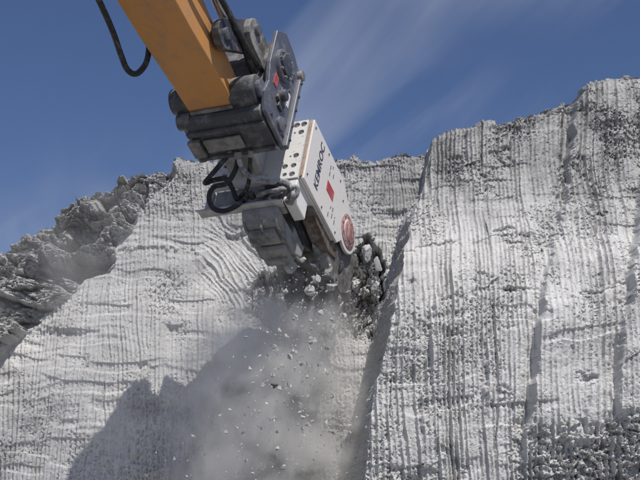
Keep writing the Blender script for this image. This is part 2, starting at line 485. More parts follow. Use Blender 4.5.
# natural rock: blocky, ridged, standing proud of the cut
wz = ZZ + 0.25 * fbm(XX * 1.5, ZZ * 1.5, 3, 8); wx = XX + 0.2 * fbm(XX * 1.7 + 9, ZZ * 1.7, 3, 18) + 0.35 * ZZ
c1, e1 = cells(wx * 1.6, wz * 2.1, 3)
c2, e2 = cells(wx * 4.5 + 3, wz * 6.5, 13)
c3, e3 = cells(wx * 13, wz * 19, 23)
natd = Yb - 0.42 + 0.42 * c1 + 0.16 * c2 + 0.055 * c3 + 0.22 * (1 - ridged(XX * 1.1, ZZ * 1.5, 4, 4)) \
     + 0.10 * sst(0.10, 0.0, e1) + 0.045 * sst(0.12, 0.0, e2) + 0.03 * fbm(XX * 25, ZZ * 30, 3, 6)
c5, e5 = cells(wx * 24 + fbm(XX * 9, ZZ * 9, 2, 57), wz * 42, 29)
natd += 0.045 * c5 + 0.035 * fbm(XX * 9, ZZ * 14, 4, 56)
natd += 0.30 * np.clip(ZZ - 4.6, 0, 3) * sst(-1.2, -3.2, XX)          # leans back towards its crest
hc = at(62, 262, 13.4)                                                # overhung hollow
hol = np.exp(-((XX - hc.x) / 0.36) ** 2 - ((ZZ - hc.z) / 0.13) ** 2)
natd += 0.38 * hol * (0.4 + c2)
YY = cut * (1 - nat) + natd * nat
# ragged crest
cr = sst(0.10, 0.0, ztop - ZZ)
YY += cr * (0.05 + 0.12 * vn(XX * 12, ZZ * 14, 77)) + cr * 0.05 * fbm(XX * 30, ZZ * 30, 2, 6)
wea = nat * (0.85 + 0.5 * fbm(XX * 1.4, ZZ * 1.6, 4, 40)) + (1 - nat) * 0.75 * sst(0.20, 0.02, ztop - ZZ + 0.10 * fbm(XX * 5, ZZ * 5, 3, 42)) 
wea += (1 - nat) * 0.60 * sst(5.0, 6.0, ZZ + 0.2 * fbm(XX * 2, ZZ * 2, 3, 44))
wea += (1 - nat) * 0.45 * sst(0.1, 0.55, fbm(XX * 2.0, ZZ * 3.0, 4, 46))
# plateau behind the crest
ext = np.array([0.06, 0.15, 0.35, 0.8, 1.8, 4, 9, 25, 70])
EY = YY[-1][None, :] + ext[:, None] + 0.004 * rng.standard_normal((len(ext), XX.shape[1]))
EZ = ZZ[-1][None, :] - 0.02 * ext[:, None] + 0.03 * fbm(np.repeat(xs[None], len(ext), 0) * 9, ext[:, None] * 3 + 0 * xs[None], 3, 8)
EZ -= 0.02
X2 = np.vstack([XX, np.repeat(xs[None], len(ext), 0)]); Y2 = np.vstack([YY, EY]); Z2 = np.vstack([ZZ, EZ])
W2 = np.vstack([wea, np.repeat(wea[-1][None], len(ext), 0) * 0 + 0.9])
grid_mesh('cliff_face', X2, Y2, Z2, W2, M['rock'])

# --- right buttress, standing nearer: a return at its left end, then the face
def p_out(z): return 0.42 + 1.00 * sst(6.6, 3.8, z)       # how far it stands out in front of the main cliff
lz, lx = curve_on([(437,120),(431,140),(427,165),(424,190),(412,222),(406,245),(401,270),(397,300),(391,325),(385,345),(378,375),(374,400),(371,420),(366,470),(360,560),(352,700)], lambda z: y_mid(z) - p_out(z))
ztx, ztz = curve_z([(420,142),(431,139),(436,137),(445,132),(462,127),(470,128),(478,121),(486,117),(496,123),(512,118),(530,112),(548,105),(560,101),(574,99),(579,81),(592,75),(612,71),(640,66),(700,57),(900,31),(1200,21)], 13.78)
s_ret = np.linspace(-1, 0, 150)[:-1]
s_face = axis([0, 3.0, 5, 16], [0.0082, 0.04, 0.12])
ss = np.concatenate([s_ret, s_face])
tt = axis([0, 0.29, 1.0], [0.012, 0.0011])
SS, TT = np.meshgrid(ss, tt)
xtop = np.interp(ztz.max(), lz, lx)
zt = np.interp(np.interp(6.7, lz, lx) + np.clip(SS, 0, None), ztx, ztz)
zt = zt + 0.035 * fbm(SS * 9, SS * 0 + 1, 4, 15) + 0.05 * sst(.72, .8, vn(SS * 7, SS*0, 5))
zt = np.where(SS < 0, zt[:, len(s_ret)][:, None] - 0.12 * (-SS), zt)
ZZ = -0.3 + (zt + 0.3) * TT
XL = np.interp(ZZ, lz, lx) + 0.035 * fbm(ZZ * 7, ZZ * 0, 4, 25)
XX = XL + np.clip(SS, 0, None) * (1 + 0.0 * ZZ)
po = p_out(ZZ)
Yf = y_mid(ZZ) - po
# gentle belly of the face
Yf = Yf + 0.10 * fbm(XX * 0.9, ZZ * 0.5, 3, 71) - 0.10 * np.exp(-((ZZ - 4.6) / 0.8) ** 2)
# steps between neighbouring cutting passes (right side stands prouder)
def step(pts, amp, wid, ragged=0.03, s=0, ret=None):
    cz, cx = curve_on(pts, lambda z: y_mid(z) - p_out(z))
    e = np.interp(ZZ, cz, cx) + 1.6 * ragged * fbm(ZZ * 3.5, XX * 1.5, 2, s) + 0.02 * _hash(np.floor(ZZ / 0.07 + fbm(ZZ * 6, ZZ * 0, 2, s)), ZZ * 0, s + 5)
    z0, z1 = cz.min(), cz.max()
    m_ = sst(z0 - 0.1, z0 + 0.25, ZZ) * sst(z1 + 0.1, z1 - 0.2, ZZ)
    fall = 1.0 if ret is None else sst(ret, 0.0, XX - e)
    m_ = 0.8 * m_ * (0.35 + 0.9 * vn(ZZ * 2.2, ZZ * 0, s + 40))
    return -amp * m_ * sst(-0.035, 0.03, XX - e) * fall * 1.0 + amp * 0.35 * m_ * sst(-wid, -0.02, XX - e) * sst(0.02, -0.01, XX - e)
disp = step([(580, 80), (572, 120), (566, 160), (560, 230)], 0.20, 0.2, 0.05, 1, 2.2)
disp = disp + step([(640, 140), (636, 180), (631, 230), (626, 290), (618, 340), (610, 480)], 0.18, 0.15, 0.04, 2, 2.0)
disp = disp + step([(550, 225), (546, 260), (540, 300), (533, 350), (526, 400), (520, 470)], 0.17, 0.15, 0.03, 3, 0.9)
disp = disp + step([(466, 100), (463, 150), (458, 190), (452, 235)], 0.08, 0.1, 0.03, 4, 0.8)
disp = disp + step([(500, 220), (494, 300), (486, 380), (478, 480)], 0.05, 0.1, 0.03, 5, 0.7)
disp = disp + step([(600, 240), (592, 330), (584, 440)], 0.06, 0.1, 0.03, 6, 0.7)
disp = disp + step([(440, 260), (430, 340), (418, 450)], 0.07, 0.1, 0.03, 8, 0.7)
# cracks along bedding
for (pa, pb, amp) in (((392, 262), (512, 232), 0.05), ((430, 312), (560, 300), 0.035), ((560, 312), (640, 290), 0.05), ((470, 175), (560, 160), 0.05), ((400, 352), (500, 345), 0.03)):
    A = at(pa[0], pa[1], 12.9); B = at(pb[0], pb[1], 12.9)
    zc = A.z + (B.z - A.z) * (XX - A.x) / (B.x - A.x) + 0.03 * fbm(XX * 7, XX * 0, 3, int(pa[0])) + 0.04 * (_hash(np.floor(XX / 0.06), ZZ * 0, 7) - .5)
    m_ = sst(A.x - 0.1, A.x + 0.1, XX) * sst(B.x + 0.1, B.x - 0.1, XX) * sst(0.3, 0.7, vn(XX * 5, XX * 0, 9))
    disp = disp + amp * m_ * np.exp(-((ZZ - zc) / 0.015) ** 2)
lean = 0.10 * (ZZ - 6.5) + 0.012 * (ZZ - 6.5) ** 2
q = XX - lean + 0.03 * fbm(XX * 1.0, ZZ * 0.9, 3, 81)
top_amp = 1.0 + 0.45 * sst(5.3, 6.1, ZZ) + 0.25 * sst(3.3, 2.9, ZZ)
disp = disp + groove(q, ZZ, 0.052, 33, 0.040, 0.85 + 0.5 * (top_amp - 1)) * top_amp
disp = disp + 0.016 * vn(q * 0.9, ZZ / 0.10 + 2.2 * fbm(q * 0.9, ZZ, 2, 401) - 0.9 * q, 402) + 0.020 * sst(.62, .74, vn(q * 1.4, ZZ / 0.14 - 0.8 * q + fbm(q * 2, ZZ, 2, 403), 404))
# rough broken foot of the face and torn patches
c1, e1 = cells(q * 11 + 0.8 * fbm(q * 9, ZZ * 9, 3, 61), ZZ * 15 + 0.8 * fbm(q * 8, ZZ * 8, 3, 62), 63)
c4, e4 = cells(q * 26, ZZ * 34, 64)
rough = 0.8 * sst(3.25, 2.85, ZZ + 0.40 * fbm(XX * 4, ZZ * 3, 4, 66)) * sst(1.6, 2.4, XX)
rough = np.maximum(rough, sst(0.3, 0.55, fbm(XX * 2.3, ZZ * 4.0, 4, 68)) * 0.4)
disp = disp + rough * (0.10 * c1 * (c1 > 0.45) + 0.035 * c4)
ret_k = np.clip(-SS, 0, 1)                                 # 0 at the corner, 1 at the back
rough_ret = 0.10 * fbm(ret_k * 1.5 + 7, ZZ * 1.6, 3, 92) + 0.03 * fbm(ret_k * 9 + 3, ZZ * 4, 4, 90) + 0.018 * cells(ret_k * 16 + 0.4 * ZZ, ZZ * 9, 93)[0] + 0.012 * cells(ret_k * 55, ZZ * 30, 97)[0]
YY = np.where(SS < 0, Yf + ret_k * (po + 0.6), Yf + disp)
corner = Yf[:, len(s_ret)] + disp[:, len(s_ret)]
YY = np.where(SS < 0, corner[:, None] + ret_k * (po + 0.6), YY)
XX = np.where(SS < 0, XX + rough_ret * sst(0, 0.1, ret_k) - ret_k * (0.10 + 0.17 * sst(6.3, 4.2, ZZ)), XX - 0.05 * sst(0.10, 0.0, SS) * 0 )
# round the arris
rd = np.exp(-np.clip(SS, 0, None) / 0.05) * (SS >= 0)
YY = YY + 0.04 * rd; 
YY = np.where(SS < 0, YY + 0.04 * (1 - ret_k), YY)
cr = sst(0.10, 0.0, zt - ZZ) * (SS >= 0)
YY = YY + cr * (0.03 + 0.14 * vn(SS * 14, ZZ * 14, 177))
wea = 0.68 * sst(4.9, 6.2, ZZ + 0.25 * fbm(XX * 2.4, ZZ * 1.0, 4, 94)) + 0.6 * sst(0.16, 0.0, zt - ZZ + 0.08 * fbm(XX * 6, ZZ * 5, 3, 95))
wea = wea + 0.45 * sst(0.1, 0.6, fbm(XX * 3.2, ZZ * 1.6, 4, 96)) + 0.25 * rough
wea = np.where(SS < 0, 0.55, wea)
EX = np.repeat(XX[-1][None], len(ext), 0); EY = YY[-1][None] + ext[:, None] * (1.0 * (ss >= 0))[None] 
EZ = ZZ[-1][None] + 0.04 * fbm(EX * 8, ext[:, None] * 3 + 0 * EX, 3, 8) - 0.03
EX = EX
X2 = np.vstack([XX, EX]); Y2 = np.vstack([YY, EY]); Z2 = np.vstack([ZZ, EZ])
W2 = np.vstack([wea, np.full(EX.shape, 0.9)])
grid_mesh('cliff_buttress', X2, Y2, Z2, W2, M['rock'])

# quarry floor
gx = axis([-600, -20, 20, 600], [60, 0.5, 60]); gy = axis([-600, -5, 16, 900], [60, 0.5, 60])
GX, GY = np.meshgrid(gx, gy)
near = (np.abs(GX) < 20) & (GY > -5) & (GY < 16)
GZ = 0.08 * fbm(GX * 0.7, GY * 0.7, 4, 3) * near
grid_mesh('quarry_floor', GX, GY, GZ, GX * 0, M['floor'])

# ------------------------------------------------------------------ machine frame
# tool frame: X to the right side plate, Y forward to the cutting drum, Z up the mounting plate
Rc = Matrix.Rotation(math.pi / 2 + PITCH, 3, 'X')
eu = Vector((0.133, 0.762, -0.634)); ev = Vector((-0.935, -0.121, -0.335)); ew = Vector((0.336, -0.637, -0.694))
L = Matrix((-ev, ew, eu)).transposed()
Rm = Rc @ L
Rm = Rm.to_quaternion().normalized().to_matrix()
p0 = ray(304, 178); D0 = 12.0
P0 = CAM + p0 * D0
MM = Matrix.Translation(P0) @ Rm.to_4x4()
MMi = MM.inverted()
def loc(px, py, Y):                     # tool-frame point seen at that pixel on the plane Y = const
    o = MMi @ CAM; d = (MMi.to_3x3() @ ray(px, py))
    return o + d * ((Y - o.y) / d.y)
def loc_at(v): return MMi @ Vector(v)

# ------------------------------------------------------------------ excavator arm
arm = empty('excavator_arm', MM @ Matrix.Translation((-0.62, -1.02, 0.25)), 'orange excavator arm reaching down from the upper left to the dark coupler', 'excavator arm')
AO = Vector((-0.62, -1.02, 0.25))
def shift(o, off=AO):
    o.data.transform(Matrix.Translation(-off)); return o
# stick: hollow-looking box section with rounded nose, widening up the arm
bm = bmesh.new()
prof = []
for k in range(7):
    a = -math.pi / 2 + math.pi * k / 6
    prof.append((-1.02 + 0.0 + 0.16 * math.cos(a) * 0.9, 0.27 + 0.15 * math.sin(a)))
prof += [(-1.35, 0.46), (-1.9, 0.55), (-4.6, 0.62), (-4.6, 0.02), (-2.0, 0.07), (-1.35, 0.11)]
add_prism_x(bm, prof, -0.86, -0.37)
for v in bm.verts:
    t = max(0, -1.1 - v.co.y)
    if v.co.x < -0.6: v.co.x -= 0.03 * min(t, 3)
    else: v.co.x -= 0.0 * t
shift(from_bm('stick', bm, M['orange'], arm, bevel=0.02, seg=3))
# weld seam strip and wear plate under the nose
shift(box('wear_strip', (-0.84, -0.39, -1.0, -0.965, 0.095, 0.118), M['steel'], arm, 0.004))
shift(cyl('nose_boss', (-0.40, -1.02, 0.25), (-0.13, -1.02, 0.25), 0.15, M['dark'], arm, bevel=0.012))
shift(cyl('nose_boss', (-1.04, -1.02, 0.27), (-0.84, -1.02, 0.27), 0.135, M['dark'], arm, bevel=0.012))
shift(cyl('pin_cap', (-0.13, -1.02, 0.25), (-0.085, -1.02, 0.25), 0.09, M['plate'], arm))
# bucket cylinder lying above the arm
c = shift(cyl('hydraulic_cylinder', (-0.42, -4.4, 1.05), (-0.42, -1.80, 0.88), 0.12, M['dark'], arm, n=28, bevel=0.01))
r_ = shift(cyl('rod', (-0.42, -1.80, 0.88), (-0.42, -1.25, 0.85), 0.05, M['chrome'], arm)); r_.parent = c; 
shift(cyl('cylinder_eye', (-0.62, -1.22, 0.90), (-0.38, -1.22, 0.90), 0.12, M['steel'], arm))
# link plates between arm, cylinder and coupler
def bar_prof(p, q, r1, r2, n=8):
    p = Vector(p); q = Vector(q); a = math.atan2(q.y - p.y, q.x - p.x)
    o = [(p.x + r1 * math.cos(a + math.pi/2 + math.pi*k/n), p.y + r1 * math.sin(a + math.pi/2 + math.pi*k/n)) for k in range(n + 1)]
    o += [(q.x + r2 * math.cos(a - math.pi/2 + math.pi*k/n), q.y + r2 * math.sin(a - math.pi/2 + math.pi*k/n)) for k in range(n + 1)]
    return o
for x0, x1 in ((-0.33, -0.25), (-0.95, -0.88)):
    shift(prism('side_link', bar_prof((-1.62, 0.40), (-1.20, 0.85), 0.15, 0.17), x0, x1, M['dark'], arm))
for x0, x1 in ((-0.255, -0.185), (-1.05, -0.975)):
    shift(prism('bucket_link', bar_prof((-1.20, 0.85), (-0.80, 0.80), 0.17, 0.15), x0, x1, M['steel'], arm))
shift(cyl('link_pin', (-1.1, -1.22, 0.90), (-0.15, -1.22, 0.90), 0.06, M['plate'], arm))
shift(cyl('link_pin', (-1.0, -1.62, 0.40), (-0.22, -1.62, 0.40), 0.06, M['plate'], arm))
# hoses beside the arm
def world_pts(lst):
    return [loc_at(CAM + ray(px, py) * d) - AO for px, py, d in lst]
tube('hydraulic_hose', world_pts([(70, -60, 9.9), (108, 20, 10.6), (121, 55, 10.9), (127, 69, 11.0), (135, 74, 11.05), (143, 68, 11.1), (148, 56, 11.2), (150, 30, 11.3)]), 0.028, M['rubber'], arm)
tube('hydraulic_hose', [Vector(p) - AO for p in ((-0.30, -3.2, 0.75), (-0.28, -2.4, 0.62), (-0.26, -1.85, 0.66), (-0.22, -1.45, 0.60), (-0.24, -1.15, 0.55), (-0.25, -0.93, 0.52))], 0.030, M['rubber'], arm)
tube('hydraulic_hose', [Vector(p) - AO for p in ((-0.24, -3.2, 0.66), (-0.22, -2.4, 0.52), (-0.2, -1.85, 0.54), (-0.16, -1.50, 0.48), (-0.16, -1.25, 0.50), (-0.19, -0.93, 0.62))], 0.026, M['rubber'], arm)

# ------------------------------------------------------------------ coupler
CO = Vector((-0.5, -0.65, 0.5))
cp = empty('quick_coupler', MM @ Matrix.Translation(CO), 'dark grey steel coupler block bolted between the orange arm and white cutter', 'coupler')
def cs(o): return shift(o, CO)
# side plate with a hooked upper ear
sp = [(-0.92, 0.05), (-0.44, 0.03), (-0.40, 0.08), (-0.40, 1.04), (-0.44, 1.12), (-0.62, 1.20), (-0.86, 1.24), (-1.04, 1.08), (-1.04, 0.62), (-0.98, 0.40), (-1.02, 0.22)]
cs(prism('side_plate', sp, -0.105, -0.06, M['plate'], cp, 0.008))
cs(prism('side_plate', sp, -0.97, -0.93, M['plate'], cp, 0.008))
cs(box('flange', (-0.115, -0.025, -0.435, -0.375, 0.04, 1.04), M['plate'], cp, 0.012))
cs(box('flange', (-1.0, -0.92, -0.435, -0.375, 0.04, 1.04), M['plate'], cp, 0.012))
cs(cyl('ear', (-0.13, -0.42, 1.06), (-0.01, -0.42, 1.06), 0.055, M['steel'], cp))
cs(prism('body', [(-0.95, 0.04), (-0.90, 0.0), (-0.50, 0.0), (-0.42, 0.05), (-0.42, 1.02), (-0.90, 1.10), (-0.98, 0.75), (-0.92, 0.55), (-0.95, 0.36)], -0.925, -0.11, M['dark'], cp, 0.012))
# ribs and pads on the underside
cs(box('bottom_pad', (-0.80, -0.40, -0.72, -0.56, -0.035, -0.004), M['steel'], cp, 0.008))
cs(box('bottom_rib', (-0.93, -0.10, -0.50, -0.46, -0.035, 0.0), M['dark'], cp, 0.006))
cs(box('bottom_rib', (-0.93, -0.10, -0.84, -0.79, -0.03, 0.0), M['dark'], cp, 0.006))
cs(box('bottom_rib', (-0.96, -0.83, -0.74, -0.52, -0.05, -0.002), M['steel'], cp, 0.008))
cs(cyl('hinge_pin', (-1.0, -0.90, 0.10), (-0.86, -0.90, 0.10), 0.085, M['dark'], cp))
cs(cyl('swivel_housing', (-0.10, -0.80, 0.80), (-0.02, -0.80, 0.80), 0.17, M['plate'], cp, n=32, bevel=0.01))
cs(cyl('swivel_cap', (-0.02, -0.80, 0.80), (0.005, -0.80, 0.80), 0.11, M['dark'], cp, n=28))
for k in range(8):
    a = 2 * math.pi * k / 8 + 0.2
    cs(cyl('bolt', (-0.02, -0.80 + 0.14 * math.cos(a), 0.80 + 0.14 * math.sin(a)), (0.004, -0.80 + 0.14 * math.cos(a), 0.80 + 0.14 * math.sin(a)), 0.016, M['steel'], cp, n=6, bevel=0))
cs(cyl('lock_pin', (-0.07, -0.72, 0.45), (0.015, -0.72, 0.45), 0.06, M['dark'], cp))
cs(box('lock_arm', (-0.06, -0.035, -0.74, -0.64, 0.30, 0.56), M['dark'], cp, 0.008))
cs(box('lock_arm', (-0.06, -0.03, -0.80, -0.62, 0.36, 0.41), M['dark'], cp, 0.008))
cs(box('oval_slot', (-0.06, -0.054, -0.56, -0.51, 0.86, 0.98), M['ink'], cp, 0.002))
cs(box('data_plate', (-0.06, -0.052, -0.56, -0.52, 0.48, 0.66), M['label'], cp, 0.001))
o = cs(box('warning_sticker', (-0.06, -0.052, -0.90, -0.82, 0.46, 0.60), M['red'], cp, 0.001))
for z in (0.14, 0.34, 0.56, 0.76, 0.96):
    cs(cyl('bolt', (-0.03, -0.405, z), (-0.012, -0.405, z), 0.017, M['dark'], cp, n=6, bevel=0))
cs(cyl('plate_boss', (-0.07, -0.60, 0.18), (-0.035, -0.60, 0.18), 0.075, M['plate'], cp))
for z, y in ((0.26, -0.50), (0.11, -0.50), (0.12, -0.80), (0.70, -0.56)):
    cs(cyl('bolt', (-0.065, y, z), (-0.045, y, z), 0.018, M['dark'], cp, n=6, bevel=0))

# ------------------------------------------------------------------ drum cutter
dc = empty('drum_cutter', MM, 'white rock cutting attachment with toothed drum, digging into the cliff beneath the coupler', 'rock cutter')
# housing core
hp = [(0.02, 0.82), (0.02, 0.0), (0.98, 0.0), (1.10, 0.14), (1.18, 0.50), (0.98, 0.78), (0.92, 0.80)]
prism('housing', hp, -0.70, -0.035, M['white'], dc, 0.012)
# side panel (right) with rounded far end around the hub
def panel_prof():
    pr = [(-0.005, 0.835), (-0.005, 0.0), (1.02, 0.0)]
    cy, cz, R = 1.24, 0.345, 0.255
    for k in range(13):
        a = math.radians(-118 + k * (118 + 78) / 12)
        pr.append((cy + R * math.cos(a), cz + R * math.sin(a)))
    pr += [(0.965, 0.805), (0.90, 0.835)]
    return pr
pan = prism('side_panel', panel_prof(), -0.032, 0.0, M['panel'], dc, 0.006)
prism('side_panel', panel_prof(), -0.74, -0.705, M['panel'], dc, 0.006)
box('corner_seam', (-0.045, -0.018, -0.022, -0.007, 0.02, 0.825), M['tan'], dc, 0.003)
# front mounting plate with bolt holes
bm = bmesh.new(); add_box(bm, -1.02, -0.058, -0.03, 0.018, 0.0, 0.82)
mp_o = from_bm('mounting_plate', bm, M['white'], dc)
holes = [(-0.105, 0.765, .036), (-0.185, 0.765, .036), (-0.12, 0.65, .034), (-0.19, 0.65, .014),
         (-0.125, 0.315, .034), (-0.185, 0.31, .013), (-0.13, 0.175, .032), (-0.225, 0.175, .034), (-0.13, 0.055, .034), (-0.21, 0.06, .026),
         (-0.90, 0.765, .036), (-0.98, 0.765, .036), (-0.90, 0.65, .034), (-0.90, 0.315, .034), (-0.90, 0.175, .034), (-0.90, 0.055, .034)]
bm = bmesh.new()
for x, z, r in holes: add_cyl(bm, (x, -0.06, z), (x, 0.004, z), r, n=18)
bmesh.ops.recalc_face_normals(bm, faces=bm.faces)
cme = bpy.data.meshes.new('cutter'); bm.to_mesh(cme); bm.free()
cut_o = bpy.data.objects.new('cutter', cme); col.objects.link(cut_o)
md = mp_o.modifiers.new('b', 'BOOLEAN'); md.operation = 'DIFFERENCE'; md.object = cut_o; md.solver = 'EXACT'
cut_o.matrix_world = MM
bpy.context.view_layer.update()
dg = bpy.context.evaluated_depsgraph_get()
nm = bpy.data.meshes.new_from_object(mp_o.evaluated_get(dg))
mp_o.modifiers.clear(); mp_o.data = nm
bpy.data.objects.remove(cut_o)
for x, z, r in holes:
    o = cyl('bolt', (x, -0.004, z), (x, 0.004 - 0.0005, z), r * 0.96, M['hole'], dc, n=14, bevel=0)
    o2 = cyl('bolt_head', (x, -0.016, z), (x, -0.005, z), r * 0.55, M['hole'], o, n=6, bevel=0)
# adaptor bracket between coupler and mounting plate
prism('adaptor_bracket', [(-0.37, 0.16), (-0.37, 0.80), (-0.32, 0.84), (-0.032, 0.62), (-0.032, 0.10)], -0.80, -0.68, M['adaptor'], dc)
prism('adaptor_bracket', [(-0.37, 0.16), (-0.37, 0.80), (-0.32, 0.84), (-0.032, 0.62), (-0.032, 0.10)], -0.53, -0.46, M['adaptor'], dc)
box('adaptor_plate', (-0.86, -0.36, -0.372, -0.33, 0.12, 0.86), M['adaptor'], dc)
box('adaptor_web', (-0.68, -0.53, -0.33, -0.032, 0.22, 0.28), M['adaptor'], dc)
# lower frame under the mounting plate
box('frame_block', (-0.18, -0.062, -0.01, 0.31, -0.28, -0.002), M['white'], dc, 0.012)
box('base_plate', (-1.10, -0.185, -0.05, 0.06, -0.305, -0.28), M['adaptor'], dc, 0.006)
box('frame_post', (-1.06, -0.99, 0.0, 0.06, -0.279, -0.003), M['adaptor'], dc)
box('manifold', (-0.62, -0.26, 0.03, 0.30, -0.24, -0.06), M['rubber'], dc, 0.02)
for x in (-0.30, -0.38, -0.46, -0.54):
    cyl('hose_fitting', (x, 0.03, -0.15), (x, -0.06, -0.15), 0.035, M['steel'], dc, n=8)
box('valve_block', (-0.34, -0.21, -0.03, 0.2, -0.27, -0.17), M['adaptor'], dc, 0.01)
# gearbox slung below, stepped and dusty
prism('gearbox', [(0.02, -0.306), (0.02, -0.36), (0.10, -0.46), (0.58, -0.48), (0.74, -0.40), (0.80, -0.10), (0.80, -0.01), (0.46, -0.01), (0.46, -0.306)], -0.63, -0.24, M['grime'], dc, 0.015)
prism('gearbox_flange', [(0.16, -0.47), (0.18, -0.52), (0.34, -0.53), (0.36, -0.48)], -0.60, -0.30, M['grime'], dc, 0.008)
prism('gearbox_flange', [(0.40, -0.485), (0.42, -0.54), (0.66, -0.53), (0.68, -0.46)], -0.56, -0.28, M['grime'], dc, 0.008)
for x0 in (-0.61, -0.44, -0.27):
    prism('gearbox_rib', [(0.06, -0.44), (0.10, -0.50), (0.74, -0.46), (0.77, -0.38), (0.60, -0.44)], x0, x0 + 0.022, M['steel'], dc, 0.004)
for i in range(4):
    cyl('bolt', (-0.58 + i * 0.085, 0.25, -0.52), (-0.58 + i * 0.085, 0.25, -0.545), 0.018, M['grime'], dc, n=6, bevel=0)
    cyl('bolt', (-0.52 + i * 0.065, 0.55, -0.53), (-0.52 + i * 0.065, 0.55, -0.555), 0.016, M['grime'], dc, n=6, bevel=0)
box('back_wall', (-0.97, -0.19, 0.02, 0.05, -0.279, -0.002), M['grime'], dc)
prism('rusty_guard', [(0.40, -0.012), (0.55, -0.10), (0.98, -0.16), (1.16, -0.10), (1.20, 0.02), (1.06, 0.012), (1.0, -0.012)], -0.20, -0.050, M['rust'], dc, 0.008)
prism('void_shade_sheet', [(0.32, -0.01), (0.36, -0.20), (0.70, -0.26), (0.95, -0.14), (0.95, -0.01)], -0.235, -0.215, M['rubber'], dc)  # black sheet added as the shade of the void beside the gearbox
# hub cover on the side panel
h = cyl('hub_cover', (0.0, 1.245, 0.345), (0.010, 1.245, 0.345), 0.20, M['hub'], dc, n=40, bevel=0.008)
cyl('hub_ring', (0.010, 1.245, 0.345), (0.016, 1.245, 0.345), 0.135, M['panel'], h, n=36, bevel=0.005)
cyl('hub_cap', (0.016, 1.245, 0.345), (0.026, 1.245, 0.345), 0.122, M['hub'], h, n=32, bevel=0.005)
for k in range(10):
    a = 2 * math.pi * k / 10
    cyl('bolt', (0.010, 1.245 + .165 * math.cos(a), .345 + .165 * math.sin(a)), (0.02, 1.245 + .165 * math.cos(a), .345 + .165 * math.sin(a)), 0.011, M['steel'], h, n=6, bevel=0)
# printed red square and small print
def quad_x(name, y0, y1, z0, z1, mat, parent, x=0.0025):
    return box(name, (x - 0.002, x, y0, y1, z0, z1), mat, parent, 0)
quad_x('red_label', 0.54, 0.745, 0.335, 0.475, M['red'], pan)
# lettering
def text(s, size, mat, parent, x, y, z, along='-up', spacing=1.0, bold=0.0, name='lettering', squash=1.0):
    cu = bpy.data.curves.new('t', 'FONT'); cu.body = s; cu.size = size; cu.extrude = 0.002; cu.space_character = spacing
    cu.offset = bold; cu.align_x = 'LEFT'
    to = bpy.data.objects.new('t', cu); col.objects.link(to)
    bpy.context.view_layer.update()
    me = bpy.data.meshes.new_from_object(to.evaluated_get(bpy.context.evaluated_depsgraph_get()))
    bpy.data.objects.remove(to)
    # text X -> +Z (reads up the panel), text Y (letter tops) -> -Y, facing +X
    me.transform(Matrix(((0, 0, 1, x), (0, -squash, 0, y), (1, 0, 0, z), (0, 0, 0, 1))))
    o = link_mesh(name, me, mat, parent); o.data.materials.clear(); o.data.materials.append(mat)
    return o
# facing check: text X=+Z, text Y=-Y -> normal = Z x (-Y) = +X
text('KEMROC', 0.150, M['ink'], pan, 0.002, 0.335, 0.12, spacing=1.06, bold=0.0022)
for (y, z, w) in ((0.56, 0.55, .16), (0.66, 0.60, .09), (0.62, 0.70, .05), (0.68, 0.08, .10), (0.78, 0.14, .16), (0.86, 0.12, .13), (0.72, 0.22, .06)):
    m_ = max(2, int(w / 0.022))
    bm = bmesh.new()
    for k in range(m_):
        if k % 4 == 3: continue
        add_box(bm, 0.0005, 0.0025, y - 0.008, y + 0.008, z + k * 0.022, z + k * 0.022 + 0.014)
    from_bm('small_print', bm, M['ink'], pan)
for y, z in ((0.05, 0.76), (0.05, 0.10), (0.46, 0.77), (0.85, 0.74), (0.50, 0.05), (0.92, 0.06), (1.0, 0.58)):
    cyl('bolt', (0.0, y, z), (0.008, y, z), 0.013, M['hole'], pan, n=6, bevel=0)

# cutting drum
DY, DZ, DR = 1.32, 0.08, 0.42
bm = bmesh.new(); add_cyl(bm, (-0.67, DY, DZ), (-0.07, DY, DZ), DR, n=40)
drum = from_bm('drum', bm, M['steel'], dc, smooth=True, bevel=0.015)
bm = bmesh.new()
random.seed(5)
def pick_mesh():
    bm = bmesh.new()
    add_box(bm, -0.042, 0.042, -0.065, 0.065, -0.02, 0.075)
    for v in bm.verts:
        if v.co.z > 0.03: v.co.y = v.co.y * 0.6 + 0.02; v.co.x *= 0.8
    add_cyl(bm, (0, 0.005, 0.04), (0, 0.055, 0.13), 0.034, 0.026, n=10)
    bmesh.ops.recalc_face_normals(bm, faces=bm.faces)
    me = bpy.data.meshes.new('pick'); bm.to_mesh(me); bm.free(); me.materials.append(M['steel']); return me
def tip_mesh():
    bm = bmesh.new(); add_cyl(bm, (0, 0.055, 0.13), (0, 0.082, 0.178), 0.019, 0.004, n=8)
    bmesh.ops.recalc_face_normals(bm, faces=bm.faces)
    me = bpy.data.meshes.new('pick_tip'); bm.to_mesh(me); bm.free(); me.materials.append(M['carbide']); return me
pm, tm = pick_mesh(), tip_mesh()
for s_ in range(5):
    for k in range(14):
        a = 2 * math.pi * (s_ / 5 + k * 0.145)
        x = -0.64 + k * 0.043
        o = bpy.data.objects.new('pick', pm); col.objects.link(o); o.parent = drum
        o.matrix_local = Matrix.Translation((x, DY + DR * math.cos(a), DZ + DR * math.sin(a))) @ Matrix.Rotation(a - math.pi / 2, 4, 'X')
        t_ = bpy.data.objects.new('pick_tip', tm); col.objects.link(t_); t_.parent = o
# sub-part depth: thing > part(drum) > sub-part(pick) : tips are merged into the picks
for o in [o for o in col.objects if o.name.startswith('pick_tip')]:
    bpy.data.objects.remove(o)
bm = bmesh.new(); bm.from_mesh(pm); nf = len(bm.faces); bm.from_mesh(tm)
bm.faces.ensure_lookup_table()
for f in bm.faces[nf:]: f.material_index = 1
bm.to_mesh(pm); bm.free(); pm.materials.append(M['carbide'])

